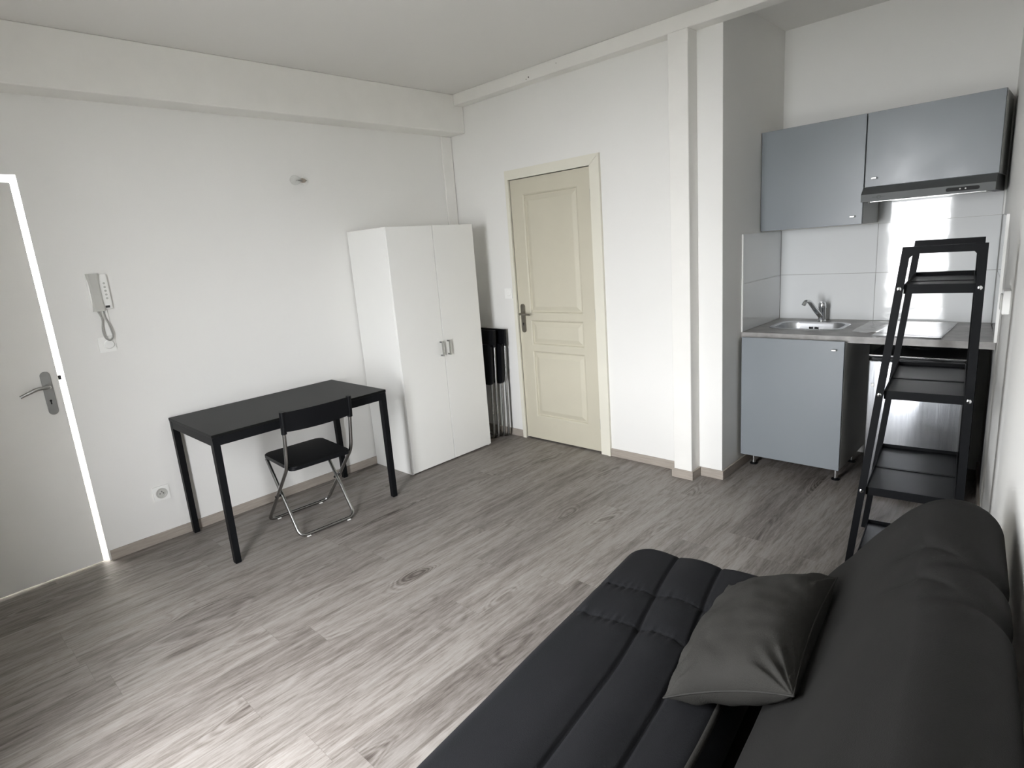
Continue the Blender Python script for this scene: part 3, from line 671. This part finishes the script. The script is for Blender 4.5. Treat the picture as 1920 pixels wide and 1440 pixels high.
for (x, y) in ((2.337, .37), (2.841, .36), (2.341, .72), (2.841, .72)):
    b = B(); cyl(b, (x, y, .012), (x, y, .1085), .0125, 18); lg = obj('leg', b, 'chrome', cb_, smooth=40)
    b = B(); lathe(b, (x, y, 0), [(.024, 0), (.024, .006), (.015, .012)], 20); obj('foot', b, 'blackplastic', lg, smooth=40)
# wall cabinets
UY, UZ, UB, UR = .5613, 2.1266, 1.5237, 1.7216; ux0, ux1, ux2 = AX + .002, 2.8655, 3.4695
def wall_cab(name, label, x0, x1, z0, z1, kx, kz_, swing):
    t = thing(name, label, 'cabinet', ((x0 + x1) / 2, QY - .009, z0)); yb2 = QY - .0095; yf = UY + .0185
    b = B(); th = .016
    box(b, x0, x0 + th, yf, yb2, z0, z1); box(b, x1 - th, x1, yf, yb2, z0, z1); box(b, x0 + th, x1 - th, yf, yb2, z0, z0 + th); box(b, x0 + th, x1 - th, yf, yb2, z1 - th, z1); box(b, x0 + th, x1 - th, yb2 - .004, yb2, z0 + th, z1 - th)
    obj('body', b, 'cabbody', t)
    d_ = obj('door', bx(x0 + .0015, x1 - .0015, UY, UY + .018, z0 + .001, z1 - .0005, .0012, 1), 'cabgrey', t)
    knob(d_, kx, UY - .0002, kz_)
wall_cab('wall_cabinet', 'deep blue-grey wall cabinet over the sink, left of the hood', ux0, ux1, UB, UZ, 2.817, 1.570, 1)
wall_cab('wall_cabinet', 'shorter blue-grey wall cabinet mounted above the cooker hood', ux1 + .003, ux2, UR + .004, UZ, 2.918, 1.772, 1)
# hood
hd_ = thing('cooker_hood', 'slim grey metal cooker hood fixed under the shorter wall cabinet', 'cooker hood', (3.17, .72, 1.643))
hx0, hx1 = 2.868, 3.4655
b = B(); prism(b, [(UY - .018, UR + .0025), (UY - .060, 1.686), (UY - .062, 1.6835), (UY - .062, 1.644), (QY - .0095, 1.644), (QY - .0095, UR + .0025)], 'x', hx0, hx1)
obj('housing', b, 'hoodsteel', hd_)
b = B(); box(b, hx0 + .03, hx1 - .03, UY - .02, QY - .05, 1.6415, 1.6438); obj('grease_filter', b, 'galv', hd_)
yf = UY - .0622
b = B(); prism(b, rrect(3.262, 3.402, 1.655, 1.674, .009), 'y', yf - .0025, yf); cp = obj('control_panel', b, 'dark', hd_)
for x in (3.322, 3.345): b = B(); cyl(b, (x, yf - .0024, 1.6645), (x, yf - .004, 1.6645), .0035, 12); obj('button', b, 'greyplastic', cp)
b = B(); yl = yf - .0006
tube(b, [(2.957 + .0085 * math.cos(2 * PI * k / 20), yl, 1.6655 + .0085 * math.sin(2 * PI * k / 20)) for k in range(20)], .0010, 6, closed=True)
box(b, 2.926, 2.9475, yl - .0006, yl + .0006, 1.6645, 1.6665); box(b, 2.9665, 2.985, yl - .0006, yl + .0006, 1.6645, 1.6665)
box(b, 2.952, 2.962, yl - .0006, yl + .0006, 1.6648, 1.6662)
obj('emblem', b, 'mark', hd_)
for x in (2.90, 3.43):
    b = B(); cyl(b, (x, UY - .03, 1.6438), (x, UY - .03, 1.636), .004, 10); obj('screw', b, 'nickel', hd_)
# fridge
fx0, fx1, fyf, fzt = 3.012, 3.440, .232, .822
fr = thing('mini_fridge', 'small inox-fronted fridge with black sides under the worktop', 'fridge', (3.23, .5, 0))
obj('body', bx(fx0, fx1, fyf + .05, .78, .02, fzt - .022, .006, 2), 'blackside', fr)
obj('top', bx(fx0 - .002, fx1 + .002, fyf + .008, .785, fzt - .020, fzt, .006, 2), 'blackside', fr)
dr = obj('door', bx(fx0, fx1, fyf, fyf + .048, .042, fzt - .034, .008, 3), 'inox', fr, smooth=40)
b = B(); box(b, fx0, fx1, fyf - .0015, fyf + .04, .028, .0415, .003, 1); obj('lower_trim', b, 'chrome', dr)
b = B(); box(b, fx0 - .001, fx1 + .001, fyf + .001, fyf + .02, fzt - .0075, fzt - .002, .001, 1); obj('top_trim', b, 'chrome', fr)
b = B(); box(b, 3.03, 3.045, fyf - .003, fyf + .001, .64, .66, .001, 1); obj('badge', b, 'nickel', dr)
for x in (3.05, 3.40):
    for y in (.32, .72): b = B(); cyl(b, (x, y, 0), (x, y, .0205), .016, 14); obj('foot', b, 'blackplastic', fr)
b = B(); tube(b, fillet([(3.16, .76, fzt + .005), (3.17, .62, fzt + .006), (3.12, .50, fzt + .006), (3.20, .42, fzt + .006), (3.36, .50, fzt + .006), (3.42, .62, fzt + .006)], .04), .0045, 8)
top('power_cable', b, 'blackplastic', 'black cable lying on top of the mini fridge under the worktop', 'cable', smooth=60)
# side wall switch box
s3 = thing('switch_box', 'white surface switch on the right wall beside the tiled alcove', 'switch', (xr(-.45), -.45, 1.195), math.atan(.1093))
b = B(); box(b, -.024, -.0005, -.045, .045, -.045, .045, .003, 2); obj('housing', b, 'whiteplastic', s3, world=False)
b = B(); box(b, -.030, -.0242, -.030, .030, -.030, .030, .002, 1); obj('rocker', b, 'greyplastic', s3, world=False)

# ------------------------------------------------------------------ ladder shelf (open end towards the sofa)
# local: origin at the rear-leg foot of the near frame; +v runs along the right wall, x across
th_ = math.atan(.1093)
ls = thing('ladder_shelf', 'black metal ladder shelf with slanting front legs beside the fridge', 'shelf', (3.563, -.78, 0), th_)
LW = .026; LT = .020
def shelf_end(y):
    """one A-shaped end frame in local coords at depth y"""
    H = 1.437; c_ = math.cos(th_)
    bm = B()
    ft, fb = -.222 / c_, -.366 / c_          # slanting leg: top and bottom centre x
    o = LW / 2
    # outline with chamfered inner corners, as one closed ring
    outer = [(fb - o, .0), (ft - o, H), (o, H), (o, 0.0)]
    sl = (ft - fb) / H
    inner = [(fb + o, 0.0), (ft + o - sl * (LW + .014), H - LW - .016), (ft + o - sl * LW + .014, H - LW), (-o - .012, H - LW), (-o, H - LW - .014), (-o, 0.0)]
    A = []; D = []
    ring = [outer[0], outer[1], outer[2], outer[3], inner[5], inner[4], inner[3], inner[2], inner[1], inner[0]]
    prism(bm, ring, 'y', y - LT / 2, y + LT / 2)
    return bm
SY = .62
for y in (0.0, SY):
    e_ = obj('end_frame', shelf_end(y), 'blackmetal', ls, world=False)
levels = [1.283, .868, .452, .036]
for li, z in enumerate(levels):
    c_ = math.cos(th_); H = 1.437
    xf = lerp(-.366, -.222, (z) / H) / c_ ; x0, x1 = xf + .013, -.0135
    b = B(); ya, yb_ = LT / 2 + .0005, SY - LT / 2 - .0005
    # plate sunk in an angle frame
    box(b, x0 + .003, x1 - .003, ya + .002, yb_ - .002, z - .004, z - .001)
    sh = obj('shelf', b, 'shelfplate', ls, world=False)
    b = B()
    box(b, x0, x0 + .003, ya, yb_, z - .020, z + .014); box(b, x1 - .003, x1, ya, yb_, z - .020, z + .014)
    box(b, x0 + .003, x1 - .003, ya, ya + .003, z - .020, z + .014); box(b, x0 + .003, x1 - .003, yb_ - .003, yb_, z - .020, z + .014)
    box(b, x0 + .003, x1 - .003, (ya + yb_) / 2 - .008, (ya + yb_) / 2 + .008, z - .0009, z + .001)
    obj('rim', b, 'blackmetal', sh, world=False)
    for (x, y, s) in ((xf, -LT / 2, -1), (0, -LT / 2, -1), (xf, SY + LT / 2, 1), (0, SY + LT / 2, 1)):
        if li == 3: continue
        b = B(); lathe(b, (x, y + s * .0002, z), [(.008, 0), (.0075, .002), (.004, .0035)], 14, (0, s, 0)); obj('bolt', b, 'chrome', sh, world=False, smooth=40)

# ------------------------------------------------------------------ sofa bed
# local frame: origin at far front corner on the floor; +t towards the wall, -s... local y negative = towards the camera side
SL = 1.92
sf = thing('sofa_bed', 'charcoal quilted sofa bed along the right wall with its back raised', 'sofa', (2.672, -1.655, 0), th_)
def cushion(L0, L1, W0, W1, ztop, zbot, rE, rC, disp, ns=150, ntt=70, crown=.012, edge=None):
    """padded slab in local (t across, s along -y); rounded plan corners and edges"""
    bm = B(); Wd = W1 - W0; Ln = L1 - L0; zc = (ztop + zbot) / 2; hh = (ztop - zbot) / 2
    def warp(q, n_):  # cluster samples near the edges
        t = q / n_; return t - .5 * math.sin(2 * PI * t) / (2 * PI) * 1.0
    tops, bots = [], []
    for i in range(ns + 1):
        rt, rb = [], []
        for j in range(ntt + 1):
            s = warp(i, ns) * Ln; t = warp(j, ntt) * Wd
            # map corner squares to quarter discs
            a = rC - s if s < rC else (s - (Ln - rC) if s > Ln - rC else 0); c_ = rC - t if t < rC else (t - (Wd - rC) if t > Wd - rC else 0)
            s2_, t2_ = s, t
            if a > 0 and c_ > 0:
                a2 = a * math.sqrt(max(0, 1 - c_ * c_ / (2 * rC * rC))); c2 = c_ * math.sqrt(max(0, 1 - a * a / (2 * rC * rC)))
                s2_ = rC - a2 if s < rC else Ln - rC + a2; t2_ = rC - c2 if t < rC else Wd - rC + c2
                dist = rC - math.hypot(a2, c2)
            else: dist = min(s, Ln - s, t, Wd - t)
            dist = max(0, dist); k = min(1, dist / rE); f = math.sqrt(max(0, 1 - (1 - k) ** 2))
            cr = crown * math.sin(PI * t / Wd) ** .5 if 0 < t < Wd else 0
            dz = disp(s2_, t2_) * sm(dist / (rE * .6))
            z = zc + hh * f + (cr + dz) * f
            if edge: t2_ -= edge(s2_) * sm((t2_ - Wd * .72) / (Wd * .2))
            zb_ = zc - hh * f
            rt.append(bm.verts.new((W0 + t2_, -(L0 + s2_), z)))
            rb.append(rt[-1] if (i in (0, ns) or j in (0, ntt)) else bm.verts.new((W0 + t2_, -(L0 + s2_), zb_)))
        tops.append(rt); bots.append(rb)
    for i in range(ns):
        for j in range(ntt):
            bm.faces.new((tops[i][j], tops[i + 1][j], tops[i + 1][j + 1], tops[i][j + 1]))
            q = (bots[i][j], bots[i][j + 1], bots[i + 1][j + 1], bots[i + 1][j])
            if len(set(q)) == 4:
                try: bm.faces.new(q)
                except ValueError: pass
    return bm
def groove(d_, w, dep): return -dep * math.exp(-(d_ / w) ** 2)
def curve1(s): return .187 + .075 * sm(s / .75) + .02 * sm((s - .7) / 1.2)
def curve2(s): return .340 + .072 * sm(s / .75) + .02 * sm((s - .7) / 1.2)
def curve3(s): return .470 + .06 * sm(s / .75)
def seat_disp(s, t):
    z = 0
    for cv in (curve1, curve2):
        d_ = t - cv(s); z += groove(d_, .006, .010) + groove(d_, .040, .009)
    for s0 in (.30, .487):
        sx = s0 + .01 * math.sin(t * 16) + .06 * (t - .3) * 0
        if t < curve2(s) + .02:
            d_ = s - sx; z += groove(d_, .004, .0045) + groove(d_, .03, .004)
            z += .0050 * math.exp(-(d_ / .030) ** 2) * noise.noise(Vector((t * 75, s * 9, 2.2)))
    z += .004 * noise.noise(Vector((s * 3, t * 5, .3)))
    return z
# seat mattress
ZT, ZB = .415, .275
obj('seat_cushion', cushion(0, SL, 0, .57, ZT, ZB, .055, .10, seat_disp, 440, 170), 'sofa', sf, world=False, smooth=179)
# backrest: built flat then hinged up
def back_disp(s, t):
    z = 0
    for s0 in (.34, .49):
        d_ = s - s0 - 1.4 * max(0, t - .515); k = sm((t - .40) / .10)
        z += (groove(d_, .008, .006) + groove(d_, .04, .008)) * k
    z += .008 * noise.noise(Vector((s * 2.2, t * 3.0, 5.3))) + .003 * noise.noise(Vector((s * 7, t * 9, 1.3)))
    z += -.004 * math.exp(-((t - .24) / .06) ** 2)
    return z
BL = .565
def back_edge(s): return sum(.013 * math.exp(-((s - s0 - .13) / .025) ** 2) for s0 in (.34, .49))
bm = cushion(-.01, SL, -.045, BL, .075, -.085, .08, .17, back_disp, 330, 120, .018, back_edge)
ang = math.radians(52.5)
bm.transform(Matrix.Translation((.682, 0, .370)) @ Matrix.Rotation(-ang, 4, 'Y'))
obj('back_cushion', bm, 'sofaback', sf, world=False, smooth=179)
b = B(); box(b, .03, .60, -SL + .03, -.04, .20, .272, .01, 2); obj('seat_frame', b, 'dark', sf, world=False)
b = B()
for s in (.10, 1.0, SL - .1): bar(b, (.72, -s, .30), (.93, -s, .68), .03, .02)
bar(b, (.70, -.08, .30), (.70, -SL + .08, .30), .03, .03)
obj('back_frame', b, 'blackmetal', sf, world=False)
for (x, s) in ((.07, .12), (.60, .12), (.07, SL - .12), (.60, SL - .12)):
    b = B(); cyl(b, (x, -s, 0), (x, -s, .205), .02, 14, .024); obj('leg', b, 'blackmetal', sf, world=False, smooth=40)
b = B(); tube(b, [(.535 + .004 * math.sin(k * .7), -.60 - k * .065, .414 + .002 * math.sin(k)) for k in range(20)], .008, 8); obj('fold_welt', b, 'pillow', sf, world=False, smooth=60)

# ------------------------------------------------------------------ pillow
def pillow():
    bm = B(); n = 64; Lh, Wh, Th = .262, .160, .092; g = {}
    def pos(u, v, side):
        pin = 1 - .10 * (1 - abs(u) ** 2) * abs(v) ** 6; pin2 = 1 - .085 * (1 - abs(v) ** 2) * abs(u) ** 6
        x = Lh * u * pin2; y = Wh * v * pin
        pr_ = (max(0, (1 - abs(u) ** 2.6)) ** .55) * (max(0, (1 - abs(v) ** 2.6)) ** .55)
        z = Th * pr_ * side
        e = (abs(u) * abs(v)) ** 2
        wr_ = noise.noise(Vector((x * 9, y * 9, 3.1 * side))) * .014 + noise.noise(Vector((x * 24, y * 22, 7 * side))) * .005 * (1 + 3 * e)
        rad = math.atan2(1 - abs(v) + .02, 1 - abs(u) + .02)
        fold = math.sin(rad * 13 + u * 3) * .010 * sm((abs(u) * abs(v) - .30) / .4)
        z += (wr_ * .8 + fold * side) * min(1, pr_ * 2.2)
        return Vector((x, y, z))
    top_, bot = [], []
    for i in range(n + 1):
        a, c_ = [], []
        for j in range(n + 1):
            u = math.sin((i / n - .5) * PI * .94) / math.sin(.47 * PI); v = math.sin((j / n - .5) * PI * .94) / math.sin(.47 * PI)
            vt = bm.verts.new(pos(u, v, 1)); a.append(vt)
            c_.append(vt if (i in (0, n) or j in (0, n)) else bm.verts.new(pos(u, v, -1)))
        top_.append(a); bot.append(c_)
    for i in range(n):
        for j in range(n):
            bm.faces.new((top_[i][j], top_[i + 1][j], top_[i + 1][j + 1], top_[i][j + 1]))
            q = (bot[i][j], bot[i][j + 1], bot[i + 1][j + 1], bot[i + 1][j])
            try: bm.faces.new(q)
            except ValueError: pass
    edge = [top_[i][0].co.copy() for i in range(n + 1)] + [top_[n][j].co.copy() for j in range(1, n + 1)] + [top_[i][n].co.copy() for i in range(n - 1, -1, -1)] + [top_[0][j].co.copy() for j in range(n - 1, 0, -1)]
    return bm, edge
pb, edge = pillow()
def sofa_pt(t, s_, z): return Vector((2.672 + t * math.cos(th_) + s_ * math.sin(th_), -1.655 + t * math.sin(th_) - s_ * math.cos(th_), z))
pw_ = thing('cushion', 'dark grey rectangular cushion leaning against the sofa back', 'cushion', sofa_pt(.572, .478, .518))
xa = Vector((-math.sin(th_), math.cos(th_), 0)); ta = Vector((math.cos(th_), math.sin(th_), 0))
ya = (ta * .90 + Vector((0, 0, .43))); ya = (ya - xa * ya.dot(xa)).normalized(); za_ = xa.cross(ya)
if za_.z < 0: za_ = -za_; xa = -xa
PM = Matrix(((xa.x, ya.x, za_.x, 0), (xa.y, ya.y, za_.y, 0), (xa.z, ya.z, za_.z, 0), (0, 0, 0, 1)))
pb.transform(PM); obj('cover', pb, 'pillow', pw_, world=False, smooth=179)
b = B(); tube(b, [PM @ e for e in edge], .0022, 6, closed=True); obj('seam', b, 'piping', pw_, world=False, smooth=60)
